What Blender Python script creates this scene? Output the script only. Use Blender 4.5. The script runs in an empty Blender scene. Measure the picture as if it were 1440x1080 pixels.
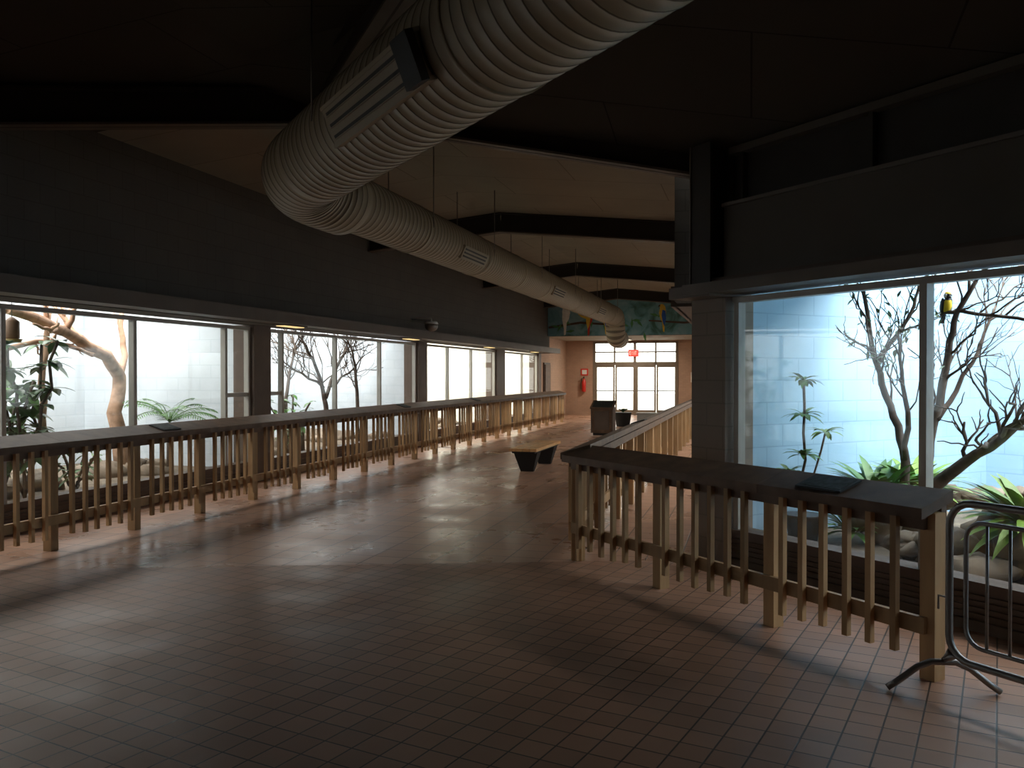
import bpy, bmesh, math, random
from mathutils import Vector, Matrix, noise
random.seed(7)
FPX=1210.0; HZ=527.0; CH=1.65
A=math.radians(15.5); B=math.radians(29.5)
U=Vector((math.sin(A),math.cos(A),0)); V=Vector((math.cos(A),-math.sin(A),0))
D=Vector((math.sin(B),-math.cos(B),0)); N=Vector((math.cos(B),math.sin(B),0))
Z=Vector((0,0,1))
class Fr:
    def __init__(s,a,b,o=Vector((0,0,0))): s.a=a;s.b=b;s.o=o
    def __call__(s,a,b,c): return s.o+s.a*a+s.b*b+Z*c
FC=Fr(U,V); FR=Fr(D,N)
def PX(x,y,nv,o):
    rx=(x-720)/FPX; rz=(HZ-y)/FPX
    Y=o/(nv.x*rx+nv.y); return Vector((rx*Y,Y,CH+rz*Y))

# ---------- materials ----------
def newmat(name):
    m=bpy.data.materials.new(name); m.use_nodes=True
    nt=m.node_tree; b=nt.nodes['Principled BSDF']; return m,nt,b
def mat(name,col,rough=.6,var=.15,scale=6,bump=0,metal=0,island=0,emit=None,estr=0,stretch=None,spec=.5):
    m,nt,b=newmat(name); L=nt.links.new
    b.inputs['Roughness'].default_value=rough; b.inputs['Metallic'].default_value=metal
    b.inputs['Specular IOR Level'].default_value=spec
    tc=nt.nodes.new('ShaderNodeNewGeometry'); n=nt.nodes.new('ShaderNodeTexNoise')
    n.inputs['Scale'].default_value=scale; n.inputs['Detail'].default_value=4
    if stretch:
        mp=nt.nodes.new('ShaderNodeMapping'); mp.inputs['Scale'].default_value=stretch
        L(tc.outputs['Position'],mp.inputs['Vector']); L(mp.outputs['Vector'],n.inputs['Vector'])
    else: L(tc.outputs['Position'],n.inputs['Vector'])
    r=nt.nodes.new('ShaderNodeMapRange'); r.inputs['From Min'].default_value=.3; r.inputs['From Max'].default_value=.7
    r.inputs['To Min'].default_value=1-var; r.inputs['To Max'].default_value=1+var
    L(n.outputs['Fac'],r.inputs['Value'])
    hs=nt.nodes.new('ShaderNodeHueSaturation'); hs.inputs['Color'].default_value=(*col,1)
    if island:
        r2=nt.nodes.new('ShaderNodeMapRange'); r2.inputs['To Min'].default_value=1-island; r2.inputs['To Max'].default_value=1+island
        L(tc.outputs['Random Per Island'],r2.inputs['Value'])
        mu=nt.nodes.new('ShaderNodeMath'); mu.operation='MULTIPLY'
        L(r.outputs[0],mu.inputs[0]); L(r2.outputs[0],mu.inputs[1]); L(mu.outputs[0],hs.inputs['Value'])
    else: L(r.outputs[0],hs.inputs['Value'])
    L(hs.outputs[0],b.inputs['Base Color'])
    if bump:
        bp=nt.nodes.new('ShaderNodeBump'); bp.inputs['Strength'].default_value=bump; bp.inputs['Distance'].default_value=.02
        L(n.outputs['Fac'],bp.inputs['Height']); L(bp.outputs[0],b.inputs['Normal'])
    if emit:
        b.inputs['Emission Color'].default_value=(*emit,1); b.inputs['Emission Strength'].default_value=estr
    return m
def brickmat(name,c1,c2,mort,bw,rh,ms,offset=.5,rough=.7,rot=None,bump=.3,uv=True,var=.1,spec=.5,loc=(0,0,0),wave=0,tint=None):
    m,nt,b=newmat(name); L=nt.links.new
    b.inputs['Roughness'].default_value=rough; b.inputs['Specular IOR Level'].default_value=spec
    if tint: b.inputs['Specular Tint'].default_value=(*tint,1)
    if uv:
        tc=nt.nodes.new('ShaderNodeUVMap'); tc.uv_map='UVMap'; src=tc.outputs[0]
    else:
        tc=nt.nodes.new('ShaderNodeNewGeometry'); src=tc.outputs['Position']
    mp=nt.nodes.new('ShaderNodeMapping'); mp.inputs['Rotation'].default_value=(0,0,rot or 0); mp.inputs['Location'].default_value=loc
    L(src,mp.inputs['Vector'])
    br=nt.nodes.new('ShaderNodeTexBrick'); br.offset=offset; br.squash=1
    br.inputs['Scale'].default_value=1; br.inputs['Brick Width'].default_value=bw; br.inputs['Row Height'].default_value=rh
    br.inputs['Mortar Size'].default_value=ms; br.inputs['Mortar Smooth'].default_value=.3
    br.inputs['Color1'].default_value=(*c1,1); br.inputs['Color2'].default_value=(*c2,1); br.inputs['Mortar'].default_value=(*mort,1)
    L(mp.outputs[0],br.inputs['Vector'])
    n=nt.nodes.new('ShaderNodeTexNoise'); n.inputs['Scale'].default_value=1.3; n.inputs['Detail'].default_value=5
    g=nt.nodes.new('ShaderNodeNewGeometry'); L(g.outputs['Position'],n.inputs['Vector'])
    r=nt.nodes.new('ShaderNodeMapRange'); r.inputs['From Min'].default_value=.3; r.inputs['From Max'].default_value=.7
    r.inputs['To Min'].default_value=1-var; r.inputs['To Max'].default_value=1+var
    L(n.outputs['Fac'],r.inputs['Value'])
    hs=nt.nodes.new('ShaderNodeHueSaturation'); L(br.outputs['Color'],hs.inputs['Color']); L(r.outputs[0],hs.inputs['Value'])
    L(hs.outputs[0],b.inputs['Base Color'])
    rr=nt.nodes.new('ShaderNodeMapRange'); rr.inputs['From Min'].default_value=.3; rr.inputs['From Max'].default_value=.7
    rr.inputs['To Min'].default_value=rough-.08; rr.inputs['To Max'].default_value=rough+.1
    L(n.outputs['Fac'],rr.inputs['Value']); L(rr.outputs[0],b.inputs['Roughness'])
    bp=nt.nodes.new('ShaderNodeBump'); bp.invert=True; bp.inputs['Strength'].default_value=bump; bp.inputs['Distance'].default_value=.01
    L(br.outputs['Fac'],bp.inputs['Height'])
    if wave:
        n2=nt.nodes.new('ShaderNodeTexNoise'); n2.inputs['Scale'].default_value=5; n2.inputs['Detail'].default_value=2
        L(g.outputs['Position'],n2.inputs['Vector'])
        b2=nt.nodes.new('ShaderNodeBump'); b2.inputs['Strength'].default_value=wave; b2.inputs['Distance'].default_value=.01
        L(n2.outputs['Fac'],b2.inputs['Height']); L(bp.outputs[0],b2.inputs['Normal']); L(b2.outputs[0],b.inputs['Normal'])
    else: L(bp.outputs[0],b.inputs['Normal'])
    return m
def glassmat(name):
    m=bpy.data.materials.new(name); m.use_nodes=True; nt=m.node_tree; nt.nodes.clear(); L=nt.links.new
    o=nt.nodes.new('ShaderNodeOutputMaterial'); t=nt.nodes.new('ShaderNodeBsdfTransparent'); g=nt.nodes.new('ShaderNodeBsdfGlossy')
    g.inputs['Roughness'].default_value=.03; t.inputs['Color'].default_value=(.95,.97,.97,1)
    mx=nt.nodes.new('ShaderNodeMixShader'); mx.inputs[0].default_value=.07
    L(t.outputs[0],mx.inputs[1]); L(g.outputs[0],mx.inputs[2]); L(mx.outputs[0],o.inputs[0]); return m

TT=(1,.82,.68)
M_tileN=brickmat('tile_room',(.38,.20,.128),(.30,.158,.10),(.06,.04,.03),.155,.155,.005,0,.38,rot=B-math.pi/2,uv=False,var=.15,spec=.28,wave=.12,tint=TT)
M_tileC=brickmat('tile_corridor',(.45,.255,.168),(.36,.20,.133),(.09,.062,.046),.30,.30,.007,0,.30,rot=A,uv=False,var=.12,spec=.42,wave=.15,tint=TT)
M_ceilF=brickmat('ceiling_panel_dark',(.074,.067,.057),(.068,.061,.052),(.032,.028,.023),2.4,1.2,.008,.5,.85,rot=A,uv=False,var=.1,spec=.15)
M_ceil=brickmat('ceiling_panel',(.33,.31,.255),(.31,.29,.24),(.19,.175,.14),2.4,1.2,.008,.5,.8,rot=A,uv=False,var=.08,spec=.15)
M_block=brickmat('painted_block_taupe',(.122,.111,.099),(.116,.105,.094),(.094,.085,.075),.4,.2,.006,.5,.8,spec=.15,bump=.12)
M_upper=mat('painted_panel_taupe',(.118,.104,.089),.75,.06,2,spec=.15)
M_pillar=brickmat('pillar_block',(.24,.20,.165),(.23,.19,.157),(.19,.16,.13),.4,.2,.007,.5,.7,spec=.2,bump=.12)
M_red=brickmat('red_brick',(.47,.31,.22),(.43,.28,.20),(.36,.25,.19),.2,.07,.006,.5,.75)
M_blue=brickmat('blue_block',(.36,.55,.71),(.34,.535,.70),(.28,.45,.61),.4,.2,.006,.5,.65,var=.10,bump=.25)
M_pale=brickmat('pale_blue_block',(.57,.62,.66),(.55,.60,.65),(.48,.54,.59),.4,.2,.006,.5,.65,var=.12,bump=.25)
M_yel=brickmat('cream_block',(.74,.73,.64),(.72,.71,.62),(.64,.63,.54),.4,.2,.006,.5,.65,var=.08,bump=.2)
M_soil=mat('soil_rock',(.17,.13,.09),.9,.4,5,.6)
M_steel=mat('dark_painted_steel',(.042,.036,.031),.6,.1,3,spec=.3)
M_steelL=mat('taupe_painted_steel',(.15,.125,.105),.6,.08,3,spec=.3)
M_trim=mat('window_frame_brown',(.11,.078,.06),.55,.1,5,spec=.3)
M_mull=mat('mullion_grey',(.36,.34,.30),.45,.06,5)
M_duct=mat('duct_beige',(.37,.32,.23),.5,.07,2,0,.0,spec=.35)
M_seam=mat('duct_seam',(.14,.115,.08),.55,.1,3)
M_black=mat('black_void',(.012,.011,.01),.6,.1,3)
M_wood=mat('pine_wood',(.40,.24,.115),.6,.22,9,.1,island=.28,stretch=(1,1,.15),spec=.3)
M_woodD=mat('dark_stained_wood',(.135,.078,.046),.55,.25,8,.1,island=.12,spec=.3)
M_bench=mat('bench_wood',(.78,.42,.17),.4,.15,7,.05,stretch=(1,.3,1),island=.12)
M_galv=mat('galvanised_steel',(.24,.23,.22),.4,.1,12,0,.7)
M_bark=mat('bark_grey',(.095,.07,.055),.85,.3,14,.4)
M_barkL=mat('bark_pale_log',(.42,.26,.17),.8,.3,10,.4)
M_leaf=mat('leaf_green',(.09,.22,.05),.45,.3,5,island=.35)
M_leafL=mat('leaf_lime',(.20,.34,.05),.45,.3,5,island=.35)
M_leafD=mat('leaf_dark',(.07,.15,.06),.4,.3,5,island=.35)
M_rock=mat('rock',(.20,.155,.115),.85,.35,4,.6,island=.3)
M_pot=mat('plastic_pot',(.02,.025,.03),.5,.1,5)
M_glass=glassmat('window_glass')
M_redp=mat('red_paint',(.6,.03,.02),.35,.05,5)
M_white=mat('white_paint',(.8,.8,.78),.5,.04,5)
M_alu=mat('bronze_aluminium',(.20,.16,.12),.4,.08,5)
M_yellow=mat('yellow_feather',(.85,.62,.03),.6,.1,20)
M_brass=mat('brass_tray',(.28,.19,.06),.5,.1,20)
M_bblack=mat('black_feather',(.012,.012,.016),.5,.1,20)
M_beak=mat('beak_grey',(.2,.2,.2),.4,.05,5)
M_gold=mat('sun_glow_warm',(.9,.7,.4),.5,.02,5,emit=(1,.72,.3),estr=1.0)  # emission stands in for sunlight reflected onto the soffit

# ---------- mesh builder ----------
class MB:
    def __init__(s): s.v=[];s.f=[];s.m=[];s.uv=[];s.mats=[];s.sm=[]
    def mi(s,m):
        if m not in s.mats: s.mats.append(m)
        return s.mats.index(m)
    def face(s,idx,m,uv=None,sm=False):
        s.f.append(idx); s.m.append(s.mi(m)); s.uv.append(uv or [(0,0)]*len(idx)); s.sm.append(sm)
    def box(s,F,a0,a1,b0,b1,c0,c1,m):
        if a1<a0:a0,a1=a1,a0
        if b1<b0:b0,b1=b1,b0
        if c1<c0:c0,c1=c1,c0
        k=len(s.v); P=[(a,b,c) for a in(a0,a1) for b in(b0,b1) for c in(c0,c1)]
        s.v+= [F(*p) for p in P]
        for q,ax in (((0,1,3,2),0),((4,6,7,5),0),((0,4,5,1),1),((2,3,7,6),1),((0,2,6,4),2),((1,5,7,3),2)):
            e=[i for i in range(3) if i!=ax]
            s.face([k+i for i in q],m,[(P[i][e[0]],P[i][e[1]]) for i in q])
    def prism(s,F,poly,a0,a1,m):
        k=len(s.v); n=len(poly)
        s.v+=[F(a0,b,c) for b,c in poly]+[F(a1,b,c) for b,c in poly]
        for i in range(n):
            j=(i+1)%n; s.face([k+i,k+j,k+n+j,k+n+i],m,[(a0,0),(a0,.1),(a1,.1),(a1,0)])
        s.face([k+i for i in range(n)][::-1],m); s.face([k+n+i for i in range(n)],m)
    def hexa(s,P,m):
        k=len(s.v); s.v+=[Vector(p) for p in P]
        for q in ((0,1,3,2),(4,6,7,5),(0,4,5,1),(2,3,7,6),(0,2,6,4),(1,5,7,3)):
            s.face([k+i for i in q],m,[(0,0),(1,0),(1,1),(0,1)])
    def bar(s,p0,p1,w,h,m,up=Z):
        p0=Vector(p0);p1=Vector(p1);d=(p1-p0).normalized(); r=d.cross(up).normalized()*w/2; u=r.cross(d).normalized()*h/2
        s.hexa([p0-r-u,p0-r+u,p0+r-u,p0+r+u,p1-r-u,p1-r+u,p1+r-u,p1+r+u],m)
    def tube(s,pts,rad,m,n=8,cap=True,sm=True,mfn=None):
        pts=[Vector(p) for p in pts]
        if not isinstance(rad,(list,tuple)): rad=[rad]*len(pts)
        T=[]
        for i in range(len(pts)):
            t=pts[min(i+1,len(pts)-1)]-pts[max(i-1,0)]
            T.append(t.normalized() if t.length>1e-9 else (T[-1] if T else Z))
        up=Vector((0,0,1)) if abs(T[0].z)<.9 else Vector((1,0,0))
        x=T[0].cross(up).normalized(); k=len(s.v)
        for i,p in enumerate(pts):
            x=(x-T[i]*x.dot(T[i])).normalized(); y=T[i].cross(x)
            for j in range(n):
                a=2*math.pi*j/n; s.v.append(p+(x*math.cos(a)+y*math.sin(a))*rad[i])
        for i in range(len(pts)-1):
            mm=mfn(i) if mfn else m
            for j in range(n):
                j2=(j+1)%n; s.face([k+i*n+j,k+i*n+j2,k+(i+1)*n+j2,k+(i+1)*n+j],mm,[(0,0),(1,0),(1,1),(0,1)],sm)
        if cap:
            s.face([k+j for j in range(n)][::-1],m); s.face([k+(len(pts)-1)*n+j for j in range(n)],m)
    def blob(s,c,r,m,R=None,nu=12,nv=8,fn=None,mfn=None):
        R=R or Matrix.Identity(3); k=len(s.v); c=Vector(c)
        for i in range(nv+1):
            th=math.pi*i/nv
            for j in range(nu):
                ph=2*math.pi*j/nu; q=Vector((math.sin(th)*math.cos(ph),math.sin(th)*math.sin(ph),math.cos(th)))
                f=fn(q) if fn else 1
                s.v.append(c+R@Vector((q.x*r[0]*f,q.y*r[1]*f,q.z*r[2]*f)))
        for i in range(nv):
            for j in range(nu):
                j2=(j+1)%nu
                mm=mfn((i+.5)/nv,(j+.5)/nu) if mfn else m
                s.face([k+i*nu+j,k+(i+1)*nu+j,k+(i+1)*nu+j2,k+i*nu+j2],mm,None,True)
    def leaf(s,p,d,L,W,m,droop=.3,fold=.15,seg=4):
        d=Vector(d).normalized(); side=d.cross(Z)
        if side.length<.05: side=Vector((1,0,0))
        side.normalize(); k=len(s.v); q=Vector(p); dd=d.copy()
        for i in range(seg+1):
            t=i/seg; w=W*.5*math.sin(math.pi*min(1,max(.04,t**.8)))+.001
            if i==seg: w=.001
            up=side.cross(dd)
            s.v+=[q-side*w+up*fold*w,q.copy(),q+side*w+up*fold*w]
            dd=(dd+Vector((0,0,-droop/seg))).normalized(); q=q+dd*L/seg
        for i in range(seg):
            b=k+i*3
            s.face([b,b+1,b+4,b+3],m,None,True); s.face([b+1,b+2,b+5,b+4],m,None,True)
    def done(s,name,parent=None,pivot=None):
        me=bpy.data.meshes.new(name)
        if pivot is None:
            xs=[v.x for v in s.v];ys=[v.y for v in s.v];zs=[v.z for v in s.v]
            pivot=Vector(((min(xs)+max(xs))/2,(min(ys)+max(ys))/2,min(zs)))
        me.from_pydata([tuple(v-pivot) for v in s.v],[],s.f)
        for m in s.mats: me.materials.append(m)
        me.polygons.foreach_set('material_index',s.m); me.polygons.foreach_set('use_smooth',s.sm)
        uvl=me.uv_layers.new(name='UVMap')
        for p,u in zip(me.polygons,s.uv):
            for kk,li in enumerate(p.loop_indices): uvl.data[li].uv=u[kk]
        me.validate(); me.update()
        bm=bmesh.new(); bm.from_mesh(me); bmesh.ops.recalc_face_normals(bm,faces=bm.faces); bm.to_mesh(me); bm.free()
        o=bpy.data.objects.new(name,me); o.location=pivot; bpy.context.collection.objects.link(o)
        if parent:
            bpy.context.view_layer.update(); o.parent=parent; o.matrix_parent_inverse=parent.matrix_world.inverted()
        return o

def polyobj(name,pts,zfn,mats,cuts,matfn):
    bm=bmesh.new(); vs=[bm.verts.new((p.x,p.y,0)) for p in pts]; bm.faces.new(vs)
    for co,no,clear in cuts:
        bmesh.ops.bisect_plane(bm,geom=bm.verts[:]+bm.edges[:]+bm.faces[:],plane_co=co,plane_no=no,clear_outer=clear)
    for f in bm.faces: f.material_index=matfn(f.calc_center_median())
    for v in bm.verts: v.co.z=zfn(v.co)
    me=bpy.data.meshes.new(name); bm.to_mesh(me); bm.free()
    for m in mats: me.materials.append(m)
    o=bpy.data.objects.new(name,me); bpy.context.collection.objects.link(o); return o
def st(p): return p.x*U.x+p.y*U.y, p.x*V.x+p.y*V.y
def ab(p): return p.x*D.x+p.y*D.y, p.x*N.x+p.y*N.y

# ---------- constants ----------
TL=-7.38; TR=-.35; BW=5.33; SILL=.29; WT=2.32; WL=2.38; SE=35.0
pA=Vector((-3.57,7.31,0)); pB=Vector((.565,7.59,0)); dl=(pB-pA).normalized(); nl=Vector((-dl.y,dl.x,0))
polyobj('floor',[FC(-5.3,-7.6,0),FC(-5.3,8,0),FC(SE+.2,8,0),FC(SE+.2,-7.6,0)],lambda c:0,[M_tileN,M_tileC],
        [(pA,nl,False)],lambda c:1 if (c-pA).dot(nl)>0 else 0)
def zg(t): return 4.6-.1*abs(t+4.4)
def zb(b): return 3.65+.27*(BW-b)
def zfront(c):
    s_,t_=st(c); a_,b_=ab(c); return min(zg(t_),zb(b_))
g1=-.27*N+.1*V; g2=-.27*N-.1*V
cuts=[(N*(BW+.1),N,True),(V*-4.4,V,False),(g1*(-.929/g1.length_squared),g1.normalized(),False),(g2*(-.049/g2.length_squared),g2.normalized(),False)]
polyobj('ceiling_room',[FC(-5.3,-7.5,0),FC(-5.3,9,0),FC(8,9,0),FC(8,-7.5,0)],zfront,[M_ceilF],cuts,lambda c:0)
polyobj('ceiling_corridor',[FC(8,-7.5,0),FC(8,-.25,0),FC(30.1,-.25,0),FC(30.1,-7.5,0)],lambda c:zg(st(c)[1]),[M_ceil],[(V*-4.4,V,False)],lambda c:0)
m=MB(); m.box(FC,30.1,SE,-7.5,-.25,3.05,3.12,M_ceil); m.done('ceiling_vestibule')

# ---------- walls ----------
def window_wall(name,F,a0,a1,b,sg,mulls,pillars,transoms=(),WT=WT,ga=None):
    m=MB()
    m.box(F,a0,a1,b,b+sg*.12,0,SILL,M_trim)
    m.box(F,a0,a1,b-sg*.03,b+sg*.16,SILL,SILL+.03,M_trim)
    m.box(F,a0,a1,b-sg*.035,b,0,.07,M_trim)
    for i in range(4): m.box(F,a0,a1,b-sg*.02,b,.10+i*.04,.115+i*.04,M_trim)
    m.box(F,a0,a1,b,b+sg*.09,WT-.05,WT,M_mull)
    for x in mulls: m.box(F,x-.028,x+.028,b-sg*.0,b+sg*.08,SILL+.03,WT-.04,M_mull)
    for x0,x1,z in transoms: m.box(F,x0,x1,b+sg*.01,b+sg*.07,z-.03,z+.03,M_mull)
    for x0,x1 in pillars: m.box(F,x0,x1,b-sg*.06,b+sg*.3,0,WT+.03,M_trim)
    o=m.done(name)
    m=MB(); m.box(F,ga[0],ga[1],b+sg*.035,b+sg*.045,SILL+.03,WT-.05,M_glass); m.done('glass',o)
    return o
mL=[1.1,3.1,5.1,7.11,9.07,11.0,11.6,12.14,12.58,14.47,16.45,18.38,18.98,20.6,22.5,24.7,25.65,27.97,30]
pL=[(4.2,4.6),(11.63,12.11),(18.4,18.95),(24.75,25.6),(30,30.35)]
window_wall('window_1',FC,-5,30.3,TL,-1,mL,pL,[(11.0,11.63,1.35),(12.11,12.58,1.35)],WL,(-5,30))
window_wall('window_2',FC,8.2,30.3,TR,1,[10,12,14,16,18,20,22,24,26,28],[(14.9,15.3),(22.1,22.5),(29.6,30.3)],(),WT,(8.3,30))
window_wall('window_3',FR,-5.55,5,BW,1,[-5.5,-3.73,-1.93,-.1,1.7,3.5],[],[],WT,(-5.55,5))
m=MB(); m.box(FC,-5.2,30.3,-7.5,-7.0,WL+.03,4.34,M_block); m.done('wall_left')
m=MB(); m.box(FC,-5.2,30.3,-7.5,-6.62,WL+.04,WL+.08,M_trim); m.box(FC,-5.2,30.3,-6.66,-6.60,WL+.03,WL+.20,M_steelL); m.box(FC,-5.2,30.3,-7.0,-6.62,WL+.17,WL+.2,M_trim); m.done('trim_1')
m=MB(); m.box(FC,8.3,30.3,-.7,-.2,WT+.03,4.3,M_block); m.done('wall_corridor_right')
m=MB(); m.box(FC,8.6,30.3,-.72,-.3,WT+.0,WT+.05,M_trim); m.box(FC,8.6,30.3,-.76,-.70,WT,WT+.20,M_trim); m.done('trim_2')
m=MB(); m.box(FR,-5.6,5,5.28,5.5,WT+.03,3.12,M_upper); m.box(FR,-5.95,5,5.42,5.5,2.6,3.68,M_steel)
for i in range(9): m.box(FR,-5.5+i*1.3,-5.46+i*1.3,5.36,5.42,3.12,3.66,M_steel)
m.done('wall_right')
m=MB(); m.box(FR,-5.82,5,5.04,5.45,WT+.02,WT+.06,M_trim); m.box(FR,-5.82,5,5.0,5.05,WT+.02,WT+.11,M_steelL); m.box(FR,-5.7,5,5.2,5.28,WT+.11,WT+.17,M_trim)
m.box(FR,-5.6,5,5.25,5.34,3.10,3.13,M_steelL); m.box(FR,-5.6,5,5.33,5.42,3.56,3.62,M_upper);m.done('trim_3')
m=MB(); m.box(FC,-5.3,-5.1,-7.5,2.3,0,4.8,M_block); m.done('wall_back')
m=MB(); m.box(FR,5,5.2,-2.3,5.5,0,4.8,M_block); m.done('wall_back_right')
m=MB(); m.box(FC,30.3,SE,-7.5,-7.38,0,3.1,M_red); m.done('wall_vestibule_left')
m=MB(); m.box(FC,30.3,SE,-.4,-.3,0,3.1,M_red); m.done('wall_vestibule_right')
m=MB(); m.box(FC,SE,SE+.2,-7.5,-6.2,0,3.1,M_red); m.box(FC,SE,SE+.2,-2.85,-.3,0,3.1,M_red); m.box(FC,SE,SE+.2,-6.2,-2.85,3.0,3.1,M_red); m.done('wall_end')
m=MB(); m.box(FC,30.0,30.12,-7.0,-.7,3.02,4.62,M_upper); m.done('wall_mural_bulkhead')
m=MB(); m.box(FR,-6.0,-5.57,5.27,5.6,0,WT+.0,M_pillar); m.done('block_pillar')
m=MB()
for (x0,x1,y0,y1) in ((-5.86,-5.62,5.14,5.16),(-5.86,-5.62,5.40,5.42),(-5.75,-5.73,5.16,5.40)):
    m.box(FR,x0,x1,y0,y1,WT+.11,3.66,M_steel)
m.box(FR,-5.875,-5.86,5.13,5.43,WT+.11,3.66,M_steelL)
m.box(FR,-6.02,-5.5,5.02,5.5,WT,WT+.10,M_steelL); m.done('steel_column')

def doors():
    root=bpy.data.objects.new('door_1',None); bpy.context.collection.objects.link(root); root.location=FC(SE,-4.5,0)
    m=MB(); t0,t1=-6.2,-2.85
    for t in (t0,t0+1.67,t1): m.box(FC,SE-.02,SE+.1,t-.05,t+.05,0,3.0,M_alu)
    for t in (t0+.84,t1-.84): m.box(FC,SE-.02,SE+.1,t-.03,t+.03,2.05,3.0,M_alu)
    m.box(FC,SE-.02,SE+.1,t0,t1,2.05,2.17,M_alu); m.box(FC,SE-.02,SE+.1,t0,t1,2.55,2.6,M_alu); m.box(FC,SE-.02,SE+.1,t0,t1,2.93,3.0,M_alu)
    m.done('frame',root)
    m=MB()
    for i in range(4):
        a=t0+.05+i*.82+(.03 if i>1 else 0); b=a+.8
        m.box(FC,SE,SE+.05,a,a+.07,0.01,2.05,M_alu); m.box(FC,SE,SE+.05,b-.07,b,0.01,2.05,M_alu)
        m.box(FC,SE,SE+.05,a+.07,b-.07,0.01,.22,M_alu); m.box(FC,SE,SE+.05,a+.07,b-.07,1.95,2.05,M_alu)
        m.bar(FC(SE-.06,a+.06,1.0),FC(SE-.06,b-.06,1.0),.03,.04,M_galv)
    m.done('leaves',root)
    m=MB(); m.box(FC,SE+.02,SE+.03,t0,t1,.2,2.95,M_glass); m.done('glazing',root)
doors()
m=MB(); m.box(FC,30.9,31.9,-7.38,-7.33,0,2.1,M_trim); m.box(FC,30.98,31.82,-7.34,-7.3,0.01,2.03,M_woodD); m.blob(FC(31.1,-7.27,1.0),(.03,.03,.03),M_galv); m.done('door_2')
m=MB(); m.box(FC,SE+.25,SE+40,-25,25,-.05,0,mat('pavement',(.75,.73,.68),.9,.1,2)); m.done('outdoor_pavement')

def ibeam(name,p0,p1,h=.34,w=.2,mt=M_steel):
    m=MB(); p0=Vector(p0);p1=Vector(p1)
    m.bar(p0-Z*.012,p1-Z*.012,w,.024,mt); m.bar(p0-Z*h/2,p1-Z*h/2,.02,h,mt); m.bar(p0-Z*(h-.012),p1-Z*(h-.012),w,.024,M_steelL)
    m.done(name)
ibeam('ceiling_beam',FC(8,-.3,3.67),FC(8,-4.4,4.56),.27)
jl=Vector((-5.0,8.0,4.30)); ibeam('ceiling_beam',FC(8,-4.3,4.56),jl,.36)
for s_ in (15.1,22.3,29.4):
    m=MB()
    for p0,p1 in ((FC(s_,-.75,zg(-.75)),FC(s_,-4.4,4.6)),(FC(s_,-4.4,4.6),FC(s_,-7,zg(-7)))):
        h=.36
        m.bar(p0-Z*.012,p1-Z*.012,.2,.024,M_steel); m.bar(p0-Z*h/2,p1-Z*h/2,.02,h,M_steel); m.bar(p0-Z*(h-.012),p1-Z*(h-.012),.2,.024,M_steelL)
    m.done('ceiling_beam')
m=MB()
k=[FC(8.0,-.3,3.6),FC(8.0,-.3,4.25),FC(8.03,-.3,3.6),FC(8.03,-.3,4.25),FC(8.0,-4.4,4.5),FC(8.0,-4.4,4.65),FC(8.03,-4.4,4.5),FC(8.03,-4.4,4.65)]
m.hexa(k,M_steelL); m.done('trim_4')
ibeam('ceiling_beam',Vector(FC(8,-4.35,4.5)),Vector(FR(5,1.0,0))+Z*4.4,.34)

# ---------- duct ----------
def ductpath(pts,fil,step):
    out=[pts[0]]
    for i in range(1,len(pts)-1):
        p=pts[i]; d0=(pts[i-1]-p).normalized(); d1=(pts[i+1]-p).normalized()
        f=fil; a=p+d0*f; b=p+d1*f
        for k in range(13):
            t=k/12; out.append(a*(1-t)**2+p*2*t*(1-t)+b*t*t)
    out.append(pts[-1])
    res=[out[0]]; acc=0
    for i in range(len(out)-1):
        seg=(out[i+1]-out[i]); L=seg.length; pos=step-acc
        while pos<=L: res.append(out[i]+seg*(pos/L)); pos+=step
        acc=(acc+L)%step
    return res
def duct(m,pts,r,fil,step=.12,n=48):
    P=ductpath(pts,fil,step)
    PP=[];RR=[]
    for i in range(len(P)-1):
        d=P[i+1]-P[i]; l=d.length; e=d/l
        PP+=[P[i],P[i]+e*.003,P[i]+e*.009,P[i]+e*.012]; RR+=[r,r+.003,r+.003,r]
    PP.append(P[-1]); RR.append(r)
    m.tube(PP,RR,M_duct,n,True,True,lambda i:M_seam if i%4<3 else M_duct)
def vent(m,F,a0,a1,b,z,r,sg,ang,w=.17):
    nb,nz=sg*math.cos(ang),-math.sin(ang); tb,tz=-nz,nb
    f=lambda a,h,e: F(a,b+nb*(r-.02+e)+tb*h,z+nz*(r-.02+e)+tz*h)
    m.box(f,a0,a1,-w/2,w/2,-.06,.04,M_duct)
    m.box(f,a0-.015,a1+.015,-w/2-.012,-w/2+.012,-.06,.046,M_duct); m.box(f,a0-.015,a1+.015,w/2-.012,w/2+.012,-.06,.046,M_duct)
    for q in (-.30,0,.30):
        m.box(f,a0+.05,a1-.05,q*w-.012,q*w+.012,.04,.043,M_black)
        m.box(f,a0+.05,a1-.05,q*w+.012,q*w+.018,.04,.052,M_duct)
    return f
m=MB()
zD=3.5
b_,t_=2.2,-4.2; a_=t_/.70711-b_; elbow=FR(a_,b_,zD)
duct(m,[FR(4.9,b_,zD),FR(a_+.9,b_,zD),],.37,.1)
P2=[FR(a_+.95,b_,zD),elbow,FC(st(elbow)[0]+1.1,t_,zD)]
duct(m,P2,.365,.6)
for aa in (-4.0,-2.2,-.4): m.tube([FR(aa,b_,zD),FR(aa+.03,b_,zD)],.38,M_duct,48)
f=vent(m,FR,-5.8,-4.25,b_,zD,.38,-1,math.radians(22),.26)
m.box(f,-4.40,-4.19,-.13,.14,.05,.10,M_black)
vent(m,FR,-1.5,-.1,b_,zD,.38,-1,math.radians(22),.26)
m.done('air_duct')
m=MB()
s0=st(elbow)[0]+1.0
duct(m,[FC(s0,t_,zD+.02),FC(27.6,t_,zD+.02),FC(27.6,t_,2.84),FC(28.5,t_,2.84)],.31,.4)
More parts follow.
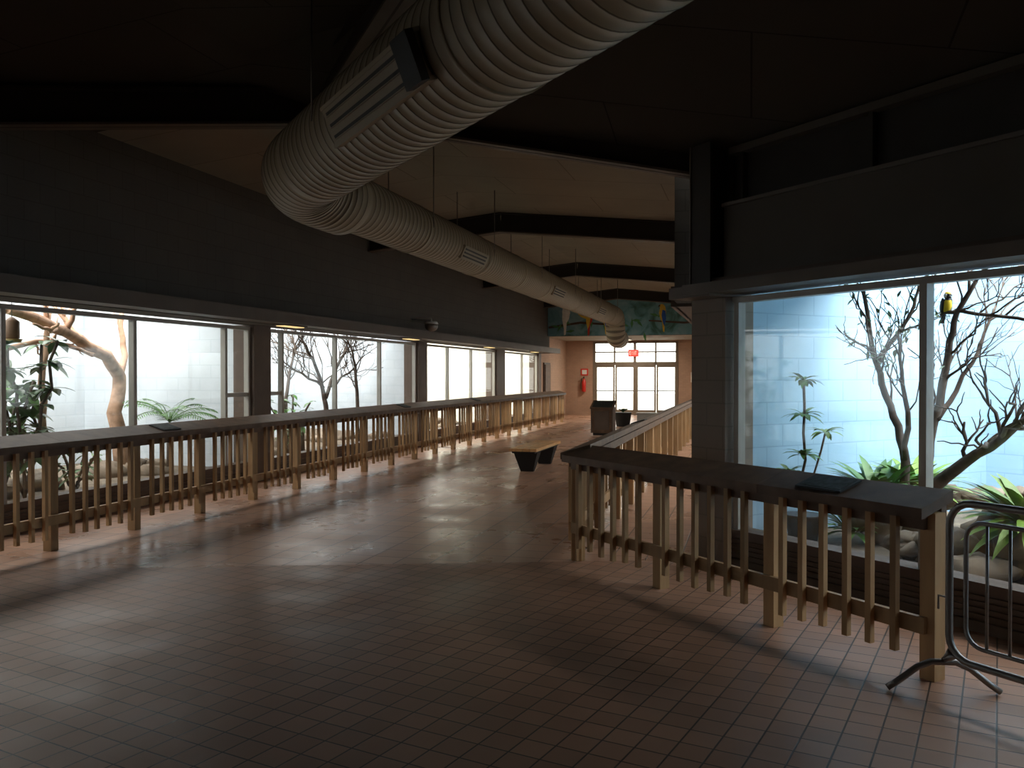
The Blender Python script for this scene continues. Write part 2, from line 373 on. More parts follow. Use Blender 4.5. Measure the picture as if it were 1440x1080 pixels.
for s1 in (11.5,17.3,22.8): vent(m,FC,s1,s1+1.1,t_,zD+.02,.31,1,math.radians(25),.17)
for s1 in (10.2,12.8,15.0,17.0,20.4,22.5,25.6): m.tube([FC(s1,t_,zD+.02),FC(s1+.04,t_,zD+.02)],.32,M_duct,40)
m.done('air_duct')
m=MB()
for F,a,b in ((FC,10.3,-4.2),(FC,13.0,-4.2),(FC,16.2,-4.2),(FC,19.5,-4.2),(FC,23.,-4.2),(FC,26.,-4.2)):
    for e in (-.31,.31): m.tube([F(a,b+e,zD+.02),F(a,b+e,4.56)],.008,M_galv,6)
for a in (-6.2,-3.6,-1,2):
    for e in (-.37,.37):
        p=FR(a,b_+e,0); m.tube([FR(a,b_+e,zD),FR(a,b_+e,zfront(p)-.01)],.008,M_galv,6)
m.done('duct_hanger_rods')

# ---------- railings ----------
def railing(name,F,a0,posts,b,sg,a1,H=0.0):
    m=MB()
    for p in posts: m.box(F,p-.045,p+.045,b-.045,b+.045,0,.95+H,M_wood)
    m.box(F,a0,a1,b+sg*.045,b+sg*.078,.25,.34,M_wood)
    m.box(F,a0,a1,b+sg*.045,b+sg*.078,.86+H,.95+H,M_woodD)
    m.box(F,a0-.02,a1+.02,b-.09,b-.045,.9+H,.98+H,M_woodD) if sg>0 else m.box(F,a0-.02,a1+.02,b+.045,b+.09,.9+H,.98+H,M_woodD)
    for i in range(len(posts)-1):
        q0,q1=posts[i],posts[i+1]; n=6
        for j in range(n):
            x=q0+(q1-q0)*(j+1)/(n+1)+random.uniform(-.006,.006); e=random.uniform(-.012,.012)
            m.box(F,x-.019,x+.019,b+sg*.079,b+sg*.115,.13+e,.93+H,M_wood)
    jn=[a0-.04]+[posts[i]+.0 for i in range(2,len(posts)-1,2)]+[a1+.04]
    for x0,x1 in zip(jn[:-1],jn[1:]):
        m.prism(F,[(b+sg*.15,.925+H),(b+sg*.15,.985+H),(b-sg*.12,1.065+H),(b-sg*.12,1.005+H)],x0,x1-.002,M_woodD)
    return m.done(name)
pl=[7.75+1.135*i for i in range(-9,20)]
railing('wooden_railing',FC,pl[0],pl,-6.33,1,pl[-1],.035)
sC=st(Vector((.588,7.65,0)))[0]; tC=-1.48
pr=[sC+1.15*i for i in range(0,20)]
railing('wooden_railing',FC,pr[0],pr,tC,-1,pr[-1],-.03)
aC=-6.37; pn=[aC,aC+1.15,aC+2.3,aC+3.44]
railing('wooden_railing',FR,pn[0],pn,4.28,-1,pn[-1],-.045)
M_pic=mat('placard_print',(.04,.045,.04),.6,.6,25,spec=.15)
def placard(F,a,b,sg,w=.3,H=0):
    m=MB()
    f=lambda u,h,e: F(a+u, b+sg*(.015-h*.95), 1.026+H+h*.281+e)
    m.box(f,-w/2,w/2,-.1,.1,.0,.012,M_black); m.box(f,-w/2+.02,w/2-.02,-.08,.08,.012,.014,M_pic)
    m.done('info_placard')
placard(FR,-3.62,4.28,-1,.34,-.045)
for s_ in (8.24,15.1,19.5): placard(FC,s_,-6.33,1,.3,.035)
placard(FC,12.,tC,-1,.3,-.03)

# ---------- crowd barrier ----------
m=MB(); a0,a1=-2.74,-.5; bb=4.14; r=.019
def rr(x0,x1,z0,z1,c):
    pts=[]
    for cx,cz,s0 in ((x1-c,z1-c,0),(x0+c,z1-c,90),(x0+c,z0+c,180),(x1-c,z0+c,270)):
        for k in range(6):
            t=math.radians(s0+90*k/5); pts.append(FR(cx+c*math.cos(t),bb,cz+c*math.sin(t)))
    return pts+[pts[0],pts[1]]
m.tube(rr(a0,a1,.19,1.0,.12),r,M_galv,10,False)
m.tube(rr(a0+.09,a1-.09,.28,.91,.09),.012,M_galv,8,False)
x=a0+.2
while x<a1-.12: m.tube([FR(x,bb,.28),FR(x,bb,.91)],.008,M_galv,6); x+=.115
for x,dv in ((a0-.03,Vector((.99,-.12,0))),(a1-.16,N)):
    c=FR(x,bb,0); prof=((-.28,.016),(-.23,.05),(-.13,.13),(-.06,.16),(.06,.16),(.13,.13),(.23,.05),(.28,.016))
    m.tube([c+dv*u+Z*h for u,h in prof],.017,M_galv,10)
    m.tube([c+Z*.16,c+D*.04+Z*.24],.014,M_galv,8)
    m.tube([c+Z*.17,FR(a0+.05 if x<a1-1 else a1-.1,bb,.22)],.016,M_galv,8)
m.tube([FR(a0,bb,.5),FR(a0-.06,bb,.5),FR(a0-.06,bb,.43)],.006,M_galv,6)
m.done('crowd_control_barrier')

# ---------- bench ----------
m=MB()
F=Fr(U,V,Vector((.22,14.55,0)))
for i in range(4): m.box(F,-.15,1.75,-.24+i*.122,-.13+i*.122,.36,.41,M_bench)
m.box(F,-.12,1.72,-.2,.2,.33,.36,M_black)
for x in (.12,1.42):
    m.hexa([F(x-.0,-.11,0),F(x-.1,-.21,.34),F(x-.0,.11,0),F(x-.1,.21,.34),F(x+.12,-.11,0),F(x+.18,-.21,.34),F(x+.12,.11,0),F(x+.18,.21,.34)],M_black)
m.done('wooden_bench')
m=MB(); 
def F(a,b,c): return Vector((2.5,23.6,0))+V*a+U*b+Z*(c*.78)
m.box(F,-.28,.28,-.22,.26,.08,.95,M_woodD); m.box(F,-.25,.25,-.18,.22,0,.08,M_black)
m.hexa([F(-.32,-.28,.92),F(-.32,-.28,.97),F(-.32,.3,1.15),F(-.32,.3,1.2),F(.32,-.28,.92),F(.32,-.28,.97),F(.32,.3,1.15),F(.32,.3,1.2)],M_woodD)
m.hexa([F(-.28,-.2,.9),F(-.28,-.2,.95),F(-.28,.26,.9),F(-.28,.26,1.15),F(.28,-.2,.9),F(.28,-.2,.95),F(.28,.26,.9),F(.28,.26,1.15)],M_woodD)
m.hexa([F(-.27,-.24,.985),F(-.27,-.24,.99),F(-.27,.26,1.19),F(-.27,.26,1.195),F(.27,-.24,.985),F(.27,-.24,.99),F(.27,.26,1.19),F(.27,.26,1.195)],M_pic)
m.box(F,-.3,-.27,-.23,.27,.08,.97,M_trim); m.box(F,.27,.3,-.23,.27,.08,.97,M_trim); m.box(F,-.2,.2,-.235,-.22,.2,.85,M_trim)
m.done('information_lectern')
m=MB(); c=Vector((3.55,27.5,0))
m.tube([c,c+Z*.05,c+Z*.42,c+Z*.45],[.2,.22,.27,.29],M_black,16)
for i in range(22):
    t=random.random()*6.28; m.leaf(c+Z*.44,(math.cos(t),math.sin(t),1.2),.3,.07,M_leafD,.8)
m.done('potted_plant')
m=MB(); F=Fr(V,U,Vector((4.3,27.0,0)))
m.box(F,-.35,.35,-.2,.2,.04,.42,M_mull); m.box(F,-.38,.38,-.23,.23,.42,.46,M_mull)
for i in (-.3,.3): m.box(F,i-.03,i+.03,-.18,.18,0,.04,M_black)
m.done('display_box')
m=MB(); c=FC(SE-.14,-6.6,.95)
m.tube([c,c+Z*.03,c+Z*.42,c+Z*.5,c+Z*.54],[.06,.085,.085,.04,.03],M_redp,14)
m.tube([c+Z*.54,c+Z*.6],.025,M_black,10); m.bar(c+Z*.6-U*.08,c+Z*.62+U*.05,.03,.02,M_black)
m.tube([c+Z*.57,c+Z*.55-V*.1,c+Z*.3-V*.13,c+Z*.1-V*.12],.013,M_black,8); m.box(FC,SE-.06,SE,-6.64,-6.56,1.1,1.2,M_galv)
m.done('fire_extinguisher')
m=MB(); m.box(FC,SE-.03,SE,-6.75,-6.45,1.62,1.9,M_redp); m.box(FC,SE-.035,SE-.03,-6.7,-6.5,1.67,1.85,M_white); m.done('extinguisher_sign')
m=MB(); m.box(FC,SE-.2,SE-.14,-4.77,-4.36,2.38,2.66,mat('exit_red',(.5,.02,.01),.4,.05,5,emit=(.8,.04,.02),estr=.6))
M_em=mat('exit_letters',(.9,.8,.7),.4,.02,5,emit=(1,.7,.6),estr=.6)
def L_(x0,x1,z0,z1): m.box(FC,SE-.205,SE-.2,-4.72+x0,-4.72+x1,2.45+z0,2.45+z1,M_em)
for o,g in ((0,'E'),(.08,'X'),(.16,'I'),(.22,'T')):
    if g=='E': L_(o,o+.015,0,.15);[L_(o,o+.055,z,z+.018) for z in (0,.066,.132)]
    if g=='I': L_(o+.015,o+.03,0,.15)
    if g=='T': L_(o+.022,o+.037,0,.15);L_(o,o+.06,.132,.15)
    if g=='X':
        m.bar(FC(SE-.203,-4.72+o,2.45),FC(SE-.203,-4.72+o+.055,2.6),.005,.016,M_em,U); m.bar(FC(SE-.203,-4.72+o,2.6),FC(SE-.203,-4.72+o+.055,2.45),.005,.016,M_em,U)
for t in (-4.7,-4.43): m.tube([FC(SE-.17,t,2.65),FC(SE-.17,t,3.05)],.008,M_galv,6)
m.done('exit_sign')
m=MB(); m.box(FC,SE-.03,SE,-2.3,-1.9,1.35,1.75,M_white); m.box(FC,SE-.035,SE-.03,-2.25,-1.95,1.4,1.7,M_mull); m.done('wall_notice')
m=MB(); c=FC(17.2,-6.55,WL+.30)
m.tube([c+Z*.16-V*.45,c+Z*.16,c+Z*.1],.02,M_white,8); m.blob(c,(.14,.14,.11),M_galv,fn=lambda q:1); m.tube([c+Z*.05,c+Z*.1],[.15,.12],M_white,16); m.done('security_camera')
for s_ in (11.9,16.8,22.4,27.5):  # glowing strips imitate reflected sunlight under the soffit, not real lamps
    m=MB(); m.box(FC,s_-.35,s_+.35,-6.95,-6.75,WL+.015,WL+.04,M_steelL); m.box(FC,s_-.3,s_+.3,-6.92,-6.78,WL+.005,WL+.015,M_gold); m.done('soffit_glow_strip')

# ---------- mural ----------
M_mur,nt,bs=newmat('mural_paint'); L=nt.links.new
g=nt.nodes.new('ShaderNodeNewGeometry'); n=nt.nodes.new('ShaderNodeTexNoise'); n.inputs['Scale'].default_value=1.6; n.inputs['Detail'].default_value=8; n.inputs['Distortion'].default_value=1.2
cr=nt.nodes.new('ShaderNodeValToRGB'); e=cr.color_ramp.elements; e[0].position=.34; e[0].color=(.06,.16,.13,1); e[1].position=.66; e[1].color=(.26,.44,.5,1)
x=e.new(.43); x.color=(.11,.27,.28,1); x=e.new(.5); x.color=(.17,.36,.42,1)
L(g.outputs['Position'],n.inputs['Vector']); L(n.outputs['Fac'],cr.inputs[0]); L(cr.outputs[0],bs.inputs['Base Color']); bs.inputs['Roughness'].default_value=.7
m=MB()
top=lambda t: zg(t)-.04
pts=[(-6.98,3.03),(-.72,3.03),(-.72,top(-.7)-.1),(-4.4,top(-4.4)-.05),(-6.98,top(-7)-.1)]
m.v+=[FC(29.97,a,b) for a,b in pts]+[FC(29.995,a,b) for a,b in pts]
m.face([0,1,2,3,4],M_mur); m.face([9,8,7,6,5],M_mur)
for i in range(5): j=(i+1)%5; m.face([i,j,5+j,5+i],M_mur)
def flat(t,z,poly,mt,sc=1,fl=1,dep=29.955):
    k=len(m.v); n=len(poly)
    m.v+=[FC(dep,t+fl*p[0]*sc,z+p[1]*sc) for p in poly]+[FC(29.97,t+fl*p[0]*sc,z+p[1]*sc) for p in poly]
    m.face(list(range(k,k+n)),mt)
    for i in range(n): j=(i+1)%n; m.face([k+i,k+j,k+n+j,k+n+i],mt)
body=[(0,.5),(.1,.52),(.17,.45),(.16,.33),(.2,.1),(.14,-.15),(.06,-.3),(.02,-.75),(-.05,-.78),(-.05,-.3),(-.1,-.1),(-.12,.15),(-.08,.4)]
wing=[(-.1,.2),(.04,.25),(.08,0),(.02,-.35),(-.05,-.5),(-.12,-.15)]
wingO=[(0,.2),(-.25,.45),(-.6,.5),(-.8,.35),(-.55,.25),(-.35,.05),(-.1,-.05)]
beak=[(.14,.5),(.22,.46),(.24,.36),(.19,.4),(.15,.4)]
M_mr=mat('mural_red',(.6,.05,.03),.6,.1,9);M_mb=mat('mural_blue',(.03,.12,.5),.6,.1,9);M_my=mat('mural_yellow',(.75,.5,.05),.6,.1,9);M_mw=mat('mural_white',(.85,.85,.78),.6,.1,9);M_mg=mat('mural_green',(.08,.26,.08),.6,.3,5);M_mk=mat('mural_branch',(.09,.05,.03),.6,.2,5)
for i in range(26):
    t=random.uniform(-6.6,-1.1); z=random.uniform(3.1,3.85); an=random.uniform(0,6.28); ca,sa=math.cos(an),math.sin(an)
    flat(t,z,[(0,0),(.15*ca-.05*sa,.15*sa+.05*ca),(.35*ca,.35*sa),(.15*ca+.05*sa,.15*sa-.05*ca)],M_mg,1,1,29.962)
for t,z,c,w,fl,o,sc in ((-6.35,3.75,M_mw,M_mw,1,0,.9),(-5.5,3.65,M_mr,M_my,1,1,.8),(-4.9,3.6,M_my,M_mb,-1,1,.7),(-2.9,3.7,M_my,M_mb,-1,0,.75),(-1.75,3.7,M_mr,M_mb,-1,0,.85)):
    flat(t,z,body,c,sc,fl); flat(t,z,wing,w,sc,fl,29.945); flat(t,z,beak,M_mk,sc,fl,29.945)
    if o: flat(t,z,wingO,w,sc,fl,29.95)
flat(0,0,[(-6.95,3.3),(-5.8,3.45),(-4.4,3.35),(-4.4,3.41),(-5.8,3.53),(-6.95,3.37)],M_mk,1,1,29.965)
flat(0,0,[(-3.4,3.5),(-2.2,3.4),(-.75,3.5),(-.75,3.56),(-2.2,3.47),(-3.4,3.55)],M_mk,1,1,29.965)
m.done('parrot_mural')

# ---------- exhibits shells ----------
EX=3.55
m=MB(); m.box(FC,-5,30.2,-10.75,-10.6,0,EX,M_pale); m.done('exhibit_back_wall_left')
for i,(a,c) in enumerate(((-5,M_pale),(4.3,M_pale),(11.8,M_pale),(18.6,M_pale),(25.1,M_yel),(30.1,M_yel))):
    m=MB(); m.box(FC,a,a+.15,-10.6,TL-.1,0,EX,c); m.done('exhibit_partition_left')
m=MB(); m.box(FC,18.75,30.1,-10.6,-10.58,.0,EX,M_yel); m.done('exhibit_cream_wall')
m=MB(); m.box(FC,-5,30.2,-10.6,TL-.12,0,.2,M_soil); m.done('exhibit_ground_left')
m=MB(); m.box(FC,-5,30.2,-10.7,TL-.1,EX,EX+.08,M_white); m.done('exhibit_ceiling_left')
m=MB(); m.box(FR,-5.8,-5.6,5.6,9.9,0,EX,M_blue); m.done('exhibit_side_wall')
m=MB(); m.box(FR,-5.6,5.2,9.1,9.3,0,EX,M_blue); m.done('exhibit_back_wall_right')
m=MB(); m.box(FR,5,5.2,5.5,9.1,0,EX,M_blue); m.done('exhibit_end_wall_right')
m=MB(); m.box(FR,-5.6,5,BW+.12,9.1,0,.2,M_soil); m.done('exhibit_ground_right')
m=MB(); m.box(FR,-5.8,5.2,BW+.17,9.3,EX,EX+.08,M_white); m.done('exhibit_ceiling_right')
m=MB(); m.box(FC,10.8,30.2,2.9,3.05,0,EX,M_pale); m.box(FC,30.1,30.25,-.2,2.9,0,EX,M_pale); m.done('exhibit_back_wall_corridor')
m=MB()
P=[FC(8.5,TR+.12,0),FC(11,2.9,0),FC(30.1,2.9,0),FC(30.1,TR+.12,0)]
m.v+=P+[p+Z*.2 for p in P]; m.face([0,1,2,3],M_soil); m.face([4,5,6,7],M_soil)
for i in range(4): j=(i+1)%4; m.face([i,j,4+j,4+i],M_soil)
m.done('exhibit_ground_corridor')
m=MB(); P=[FC(8.3,TR+.15,EX),FC(11,3.0,EX),FC(30.2,3.0,EX),FC(30.2,TR+.15,EX)]
m.v+=P+[p+Z*.08 for p in P]; m.face([0,1,2,3],M_white); m.face([4,5,6,7],M_white)
for i in range(4): j=(i+1)%4; m.face([i,j,4+j,4+i],M_white)
m.done('exhibit_ceiling_corridor')

# ---------- lights ----------
KL=.80
def area(name,F,a,b,z,sa,sb,P,col=(1,1,1),tilt=0):
    l=bpy.data.lights.new(name,'AREA'); l.shape='RECTANGLE'; l.size=sa; l.size_y=sb; l.energy=P*KL; l.color=col
    o=bpy.data.objects.new(name,l); bpy.context.collection.objects.link(o)
    zz=(Z*math.cos(tilt)-F.b*math.sin(tilt)).normalized(); yy=zz.cross(F.a)
    o.matrix_world=Matrix.Translation(F(a,b,z))@Matrix((F.a,yy,zz)).transposed().to_4x4()
DAY=(1,.965,.92)
for a,w,P in ((-1.,8,260),(8.1,7,500),(15.3,6.2,540),(21.9,5.6,640),(27.6,4.2,540)):
    area('skylight_lamp',FC,a,-9.2,EX-.36,w,2.0,P,DAY,-math.radians(18))
for a,w,P in ((-3.,4.6,520),(2.2,5,280)): area('skylight_lamp',FR,a,7.6,EX-.52,w,2.2,P,(1,.99,.97),math.radians(26))
for a,w,P in ((13.5,5,400),(19.5,6,450),(26.3,6,480)): area('skylight_lamp',FC,a,1.4,EX-.35,w,2.2,P,DAY,math.radians(15))
m=MB(); m.box(FC,32.2,33.4,-5.0,-4.4,2.99,3.05,M_mull); m.box(FC,32.25,33.35,-4.95,-4.45,2.975,2.99,mat('fill_diffuser',(.9,.88,.8),.5,.02,5,emit=(1,.85,.62),estr=.8)); m.done('added_vestibule_fixture')  # added fixture, glows to brighten the vestibule
area('vestibule_fill',FC,32.8,-4.7,2.96,1.1,.5,110,(1,.88,.7))  # added fill light for the vestibule walls
w=bpy.data.worlds.new('sky_world'); bpy.context.scene.world=w; w.use_nodes=True
w.node_tree.nodes['Background'].inputs[0].default_value=(1,.97,.88,1); w.node_tree.nodes['Background'].inputs[1].default_value=3.8

# ---------- vegetation ----------
def wig(p0,p1,n,amp):
    p0=Vector(p0);p1=Vector(p1); L=(p1-p0).length
    return [p0.lerp(p1,i/n)+(Vector([random.uniform(-1,1) for _ in range(3)])*amp*L if 0<i<n else Vector((0,0,0))) for i in range(n+1)]
def twigs(m,p,d,L,r,dep,mt,chk):
    if dep==0 or L<.08: return
    e=p+d*L
    if not chk(e): 
        e=p+d*L*.4
        if not chk(e): return
    pts=wig(p,e,4,.05); m.tube(pts,[r*(1-.12*i) for i in range(5)],mt,5)
    for k in range(random.choice((2,3))):
        i=random.choice((2,3,4)); nd=(d+Vector([random.uniform(-.8,.8) for _ in range(3)])+Z*.15).normalized()
        twigs(m,pts[i],nd,L*random.uniform(.55,.8),r*.6,dep-1,mt,chk)
def tree(name,branches,mt,chk,dep=3,tw=6,leafm=None,tl=.5):
    m=MB()
    for pts,r0,r1 in branches:
        P=[]
        for i in range(len(pts)-1): P+=wig(pts[i],pts[i+1],3,.035)[:-1]
        P.append(Vector(pts[-1])); n=len(P)
        m.tube(P,[r0+(r1-r0)*i/(n-1) for i in range(n)],mt,8)
        for k in range(tw):
            i=random.randint(n//3,n-1); d=(P[i]-P[max(i-1,0)]).normalized() if i else Z
            nd=(d+Vector([random.uniform(-.9,.9) for _ in range(3)])+Z*.3).normalized()
            twigs(m,P[i],nd,random.uniform(.5,1)*tl,r1*.75,dep,mt,chk)
    if leafm:
        vv=list(m.v)
        for k in range(240):
            p=random.choice(vv)
            if p.z>1.7: m.leaf(p,(random.uniform(-1,1),random.uniform(-1,1),random.uniform(-.6,.6)),.08,.026,leafm,.4)
    return m.done(name)
def chkR(p): a,b=ab(p); return -5.45<a<4.8 and BW+.2<b<8.9 and p.z<2.75
def chkL(p):
    s_,t_=st(p); return -10.4<t_<TL-.2 and p.z<3.0 and (4.6<s_<11.7 or 12.1<s_<18.5)
def R(x,y,b): return PX(x,y,N,b)
def Lf(x,y,t):
    rx=(x-720)/FPX; Y=t/(V.x*rx+V.y); return Vector((rx*Y,Y,CH+(HZ-y)/FPX*Y))
tree('bare_tree',[
 ([R(1278,735,6.5),R(1274,650,6.5),R(1264,600,6.5),R(1245,555,6.5),R(1232,510,6.4),R(1222,460,6.4),R(1212,405,6.3)],.045,.016),
 ([R(1232,510,6.4),R(1262,470,6.5),R(1285,430,6.6),R(1292,400,6.6)],.022,.010),
 ([R(1274,650,6.5),R(1277,580,6.3),R(1268,520,6.2),R(1262,470,6.1)],.026,.010)],M_bark,chkR,3,7,M_leafD)
tree('bare_tree',[
 ([R(1302,740,6.6),R(1304,680,6.6),R(1308,620,6.6),R(1325,540,6.6),R(1335,480,6.6),R(1345,440,6.6),R(1372,395,6.6)],.05,.018),
 ([R(1322,441,6.6),R(1350,437,6.6),R(1390,443,6.6),R(1450,452,6.5)],.018,.012),
 ([R(1318,590,6.6),R(1345,550,6.8),R(1378,490,6.9),R(1400,430,7.0)],.025,.010),
 ([R(1304,690,6.6),R(1345,660,6.5),R(1392,630,6.4),R(1450,585,6.3)],.06,.025),
 ([R(1392,630,6.4),R(1430,600,6.6),R(1480,610,6.6)],.022,.012)],M_bark,chkR,3,7)
def plant_tiers(base,hs,n,L,W,mt,stem=.015):
    m=MB(); base=Vector(base)
    m.tube(wig(base,base+Z*max(hs),5,.02),stem,M_bark,6)
    for h in hs:
        for k in range(n):
            t=k/n*6.28+random.random(); m.leaf(base+Z*h,(math.cos(t),math.sin(t),random.uniform(.2,1.3)),L*random.uniform(.7,1.1),W,mt,1.0)
    return m
c=R(1130,745,5.88); c.z=.2
m=plant_tiers(c+Z*.25,(0.50,.85,1.15),16,.21,.05,M_leaf,.012)
for dx,h in ((.09,.95),(-.06,.6)):
    e=c+Z*h+V*dx*2; m.tube(wig(c+Z*.3,e,4,.03),.009,M_bark,6)
    for k in range(16):
        t=k*.9; m.leaf(e,(math.cos(t),math.sin(t),random.uniform(.1,1.2)),.18,.045,M_leafL,1)
m.tube([c,c+Z*.02,c+Z*.22,c+Z*.24],[.11,.12,.15,.16],M_pot,18); m.done('potted_dracaena')
def clump(name,c,n,L,W,mt,up=1.0):
    m=MB(); c=Vector(c)
    for k in range(n):
        t=random.random()*6.28; m.leaf(c+Vector((math.cos(t),math.sin(t),0))*.05,(math.cos(t),math.sin(t),random.uniform(.2,1.9)*up),L*random.uniform(.55,1.1),W,mt,.9,seg=5)
    return m.done(name)
def rock(m,c,r):
    c=Vector(c); of=Vector([random.random()*9 for _ in range(3)])
    m.blob(c,r,M_rock,nu=14,nv=9,fn=lambda q:1+.55*noise.noise(q*1.5+of)+.25*noise.noise(q*3.5+of))
ferns=[]
for x,b,zz,n,Lh,W,mt in ((1235,6.4,.60,90,.50,.085,M_leaf),(1285,6.9,.62,80,.46,.08,M_leafL),(1452,6.35,.55,90,.55,.09,M_leafL)):
    c=R(x,705,b); c.z=zz; ferns.append(c.copy()); clump('birds_nest_fern',c,n,Lh,W,mt)
c=R(1200,725,6.2); c.z=.3; clump('leafy_shrub',c,44,.34,.06,M_leaf)
m=MB()
for i in range(90):
    a=random.uniform(-5.2,.8); b=random.uniform(5.75,7.6); s_=random.uniform(.09,.19)
    if a<-4.5 and b<6.15: continue
    rock(m,FR(a,b,.24+.22*(b-5.7)),(s_*1.5,s_,s_*.65))
for a,b in ((-3.0,6.2),(-2.4,6.4),(-1.8,6.1),(-2.1,6.9),(-1.2,6.5),(-3.3,7.0),(-2.7,7.2),(-3.9,6.6)): rock(m,FR(a,b,.34),(.34,.28,.24))
for c in ferns: rock(m,c-Z*.18,(.24,.24,.22))
m.done('rock_pile')
def Lg(x,t,z=.2):
    p=Lf(x,600,t); p.z=z; return p
tree('climbing_log_tree',[
 ([Lg(172,-9),Lf(160,580,-9),Lf(168,530,-9),Lf(150,500,-8.9),Lf(112,478,-8.8),Lf(60,452,-8.6),Lf(10,435,-8.5)],.12,.06),
 ([Lf(166,530,-9),Lf(176,500,-9.1),Lf(170,462,-9.2),Lf(172,440,-9.2)],.06,.03),
 ([Lf(112,478,-8.8),Lf(95,455,-8.9),Lf(84,436,-9)],.045,.03),
 ([Lf(60,610,-8.6),Lf(58,540,-8.6),Lf(66,470,-8.6),Lf(70,440,-8.6)],.05,.03),
 ([Lf(10,490,-8.6),Lf(70,480,-8.7),Lf(130,500,-8.8)],.035,.025)],M_barkL,chkL,2,3)
tree('bare_tree',[
 ([Lg(462,-8.3),Lf(458,570,-8.3),Lf(452,540,-8.3),Lf(440,505,-8.3),Lf(425,478,-8.3)],.06,.022),
 ([Lf(458,560,-8.3),Lf(470,525,-8.3),Lf(486,495,-8.2),Lf(490,478,-8.2)],.04,.02),
 ([Lf(455,545,-8.3),Lf(425,525,-8.4),Lf(400,510,-8.5)],.03,.015),
 ([Lf(462,545,-8.2),Lf(490,525,-8.1),Lf(512,500,-8.0)],.03,.012)],M_bark,chkL,3,10,None,tl=.9)
tree('bare_tree',[
 ([Lg(505,-8.0),Lf(502,550,-8.),Lf(500,515,-8.),Lf(492,485,-8.)],.045,.018),
 ([Lg(405,-8.8),Lf(402,560,-8.8),Lf(408,520,-8.8),Lf(415,485,-8.8)],.045,.02)],M_bark,chkL,3,9,None,tl=.8)
def rubber(name,c,H,n,mt,Lw=.28,W=.12):
    m=MB(); c=Vector(c)
    for j in range(4):
        t=j*1.6; e=c+Vector((math.cos(t)*.4,math.sin(t)*.4,H*random.uniform(.75,1)))
        P=wig(c,e,7,.03); m.tube(P,.018,M_bark,6)
        for k in range(n):
            q=P[random.randint(2,7)]; a=random.random()*6.28; m.leaf(q,(math.cos(a),math.sin(a),random.uniform(-.4,.8)),Lw*random.uniform(.7,1.1),W,mt,.8)
    m.done(name)
rubber('rubber_plant',Lg(34,-8.2),2.0,48,M_leafD)
rubber('rubber_plant',Lg(0,-8.6),1.7,44,M_leaf)
rubber('rubber_plant',Lg(-90,-8.6),2.0,40,M_leaf)
rubber('leafy_shrub',Lg(405,-8.1),1.2,26,M_leaf,.2,.07)
rubber('leafy_shrub',Lg(105,-8.1),.7,22,M_leaf,.18,.06)
def palm(name,c,h,n,L):
    m=MB(); c=Vector(c); m.tube([c,c+Z*h],[.05,.035],M_bark,8)
    for k in range(n):
        a=k/n*6.28+random.random()*.3; d=Vector((math.cos(a),math.sin(a),random.uniform(.5,1.6))).normalized(); q=c+Z*h; P=[q.copy()]
        for i in range(9): q=q+d*L/9; d=(d-Z*.15).normalized(); P.append(q.copy())
        m.tube(P,.006,M_leaf,4)
        for i in range(1,10):
            dd=(P[i]-P[i-1]).normalized(); sd=dd.cross(Z).normalized()
            for s_ in (-1,1):
                for e in (0,.5): m.leaf(P[i]-dd*e*L/9,sd*s_+dd*.6,L*.33*(1-.06*i),.022,M_leaf,.5,seg=2)
    m.done(name)
palm('parlor_palm',Lg(238,-8.2),.75,15,.7)
palm('parlor_palm',Lg(425,-8.0),.5,9,.6)
m=MB()
for i in range(46):
    a=random.choice((random.uniform(5,11.3),random.uniform(12.4,18.2),random.uniform(19.3,24.6))); t=random.uniform(-10,-8.0); s_=random.uniform(.12,.28); rock(m,FC(a,t,.24),(s_*1.4,s_,s_*.7))
m.done('exhibit_rocks')
m=MB(); c=Lf(17,462,-8.1); m.tube([c+Z*.12,Vector((c.x,c.y,EX))],.005,M_galv,5); m.tube([c-Z*.12,c-Z*.1,c+Z*.08,c+Z*.13],[.07,.08,.08,.02],M_woodD,12); m.tube([c-Z*.16,c-Z*.12],[.09,.11],M_brass,12); m.done('hanging_bird_feeder')

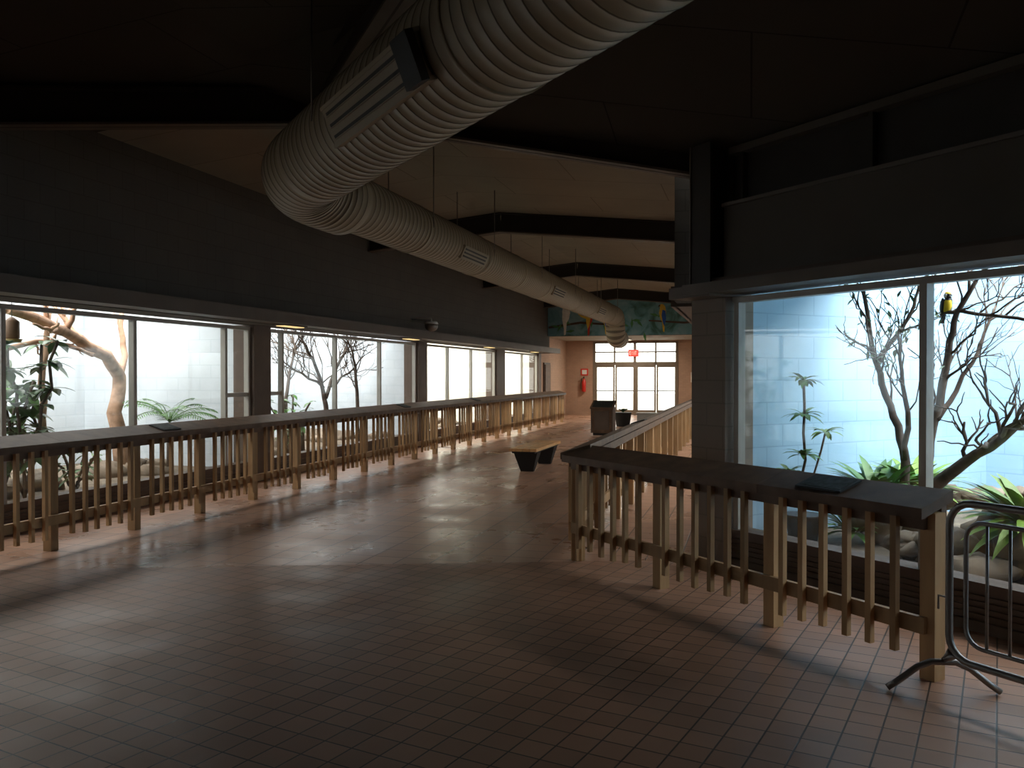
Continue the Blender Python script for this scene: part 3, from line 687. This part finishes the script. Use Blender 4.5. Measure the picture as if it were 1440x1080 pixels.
# ---------- bird ----------
m=MB(); c=R(1331,429,6.6)
yaw=math.atan2(-c.y,-c.x)
Ry=Matrix.Rotation(yaw+.5,3,'Z')@Matrix.Rotation(math.radians(12),3,'Y')
def bm_(u,v):
    fr=min(v,1-v)
    return M_yellow if (fr<.2 and u>.25) else M_bblack
m.blob(c,(.042,.038,.075),M_bblack,Ry,20,14,fn=lambda q:1-.12*max(0,q.z),mfn=bm_)
hc=c+Z*.08+Ry@Vector((.012,0,0))
m.blob(hc,(.034,.031,.032),M_bblack,Ry,16,12,mfn=lambda u,v: M_white if (.35<u<.7 and .1<min(v,1-v)<.3) else (M_yellow if u<.3 and min(v,1-v)<.25 else M_bblack))
m.tube([hc+Ry@Vector((.03,0,-.002)),hc+Ry@Vector((.046,0,-.005)),hc+Ry@Vector((.062,0,-.012))],[.009,.006,.001],M_beak,8)
for s_ in (-1,1):
    m.blob(hc+Ry@Vector((.022,.023*s_,.006)),(.005,.005,.005),M_white,None,8,6)
    m.blob(hc+Ry@Vector((.024,.026*s_,.006)),(.003,.003,.003),M_black,None,8,6)
    m.blob(c+Ry@Vector((-.012,.034*s_,-.008)),(.03,.012,.066),M_bblack,Ry,12,10)
    f0=c+Ry@Vector((.012,.016*s_,-.06)); f1=f0+Vector((0,0,-.022))
    m.tube([f0,f1],[.004,.003],M_beak,6)
    for k in (-1,0,1): m.tube([f1,f1+Ry@Vector((.014,.006*k,-.002)),f1+Ry@Vector((.018,.007*k,-.01))],.0022,M_beak,5)
tb=c+Ry@Vector((-.02,0,-.06))
m.hexa([tb+Ry@Vector(p) for p in ((-.006,-.014,0),(.004,-.014,0),(-.006,.014,0),(.004,.014,0),(-.03,-.02,-.1),(-.024,-.02,-.1),(-.03,.02,-.1),(-.024,.02,-.1))],M_bblack)
m.done('yellow_breasted_bird')

# ---------- camera ----------
cd=bpy.data.cameras.new('camera'); cam=bpy.data.objects.new('camera',cd); bpy.context.collection.objects.link(cam)
cd.sensor_width=36; cd.lens=36*FPX/1440; cam.location=(0,0,CH)
cam.rotation_euler=(math.radians(90)-math.atan((540-HZ)/FPX),0,0); cd.clip_start=.05; cd.clip_end=200
bpy.context.scene.camera=cam
bpy.context.scene.view_settings.view_transform='Standard'
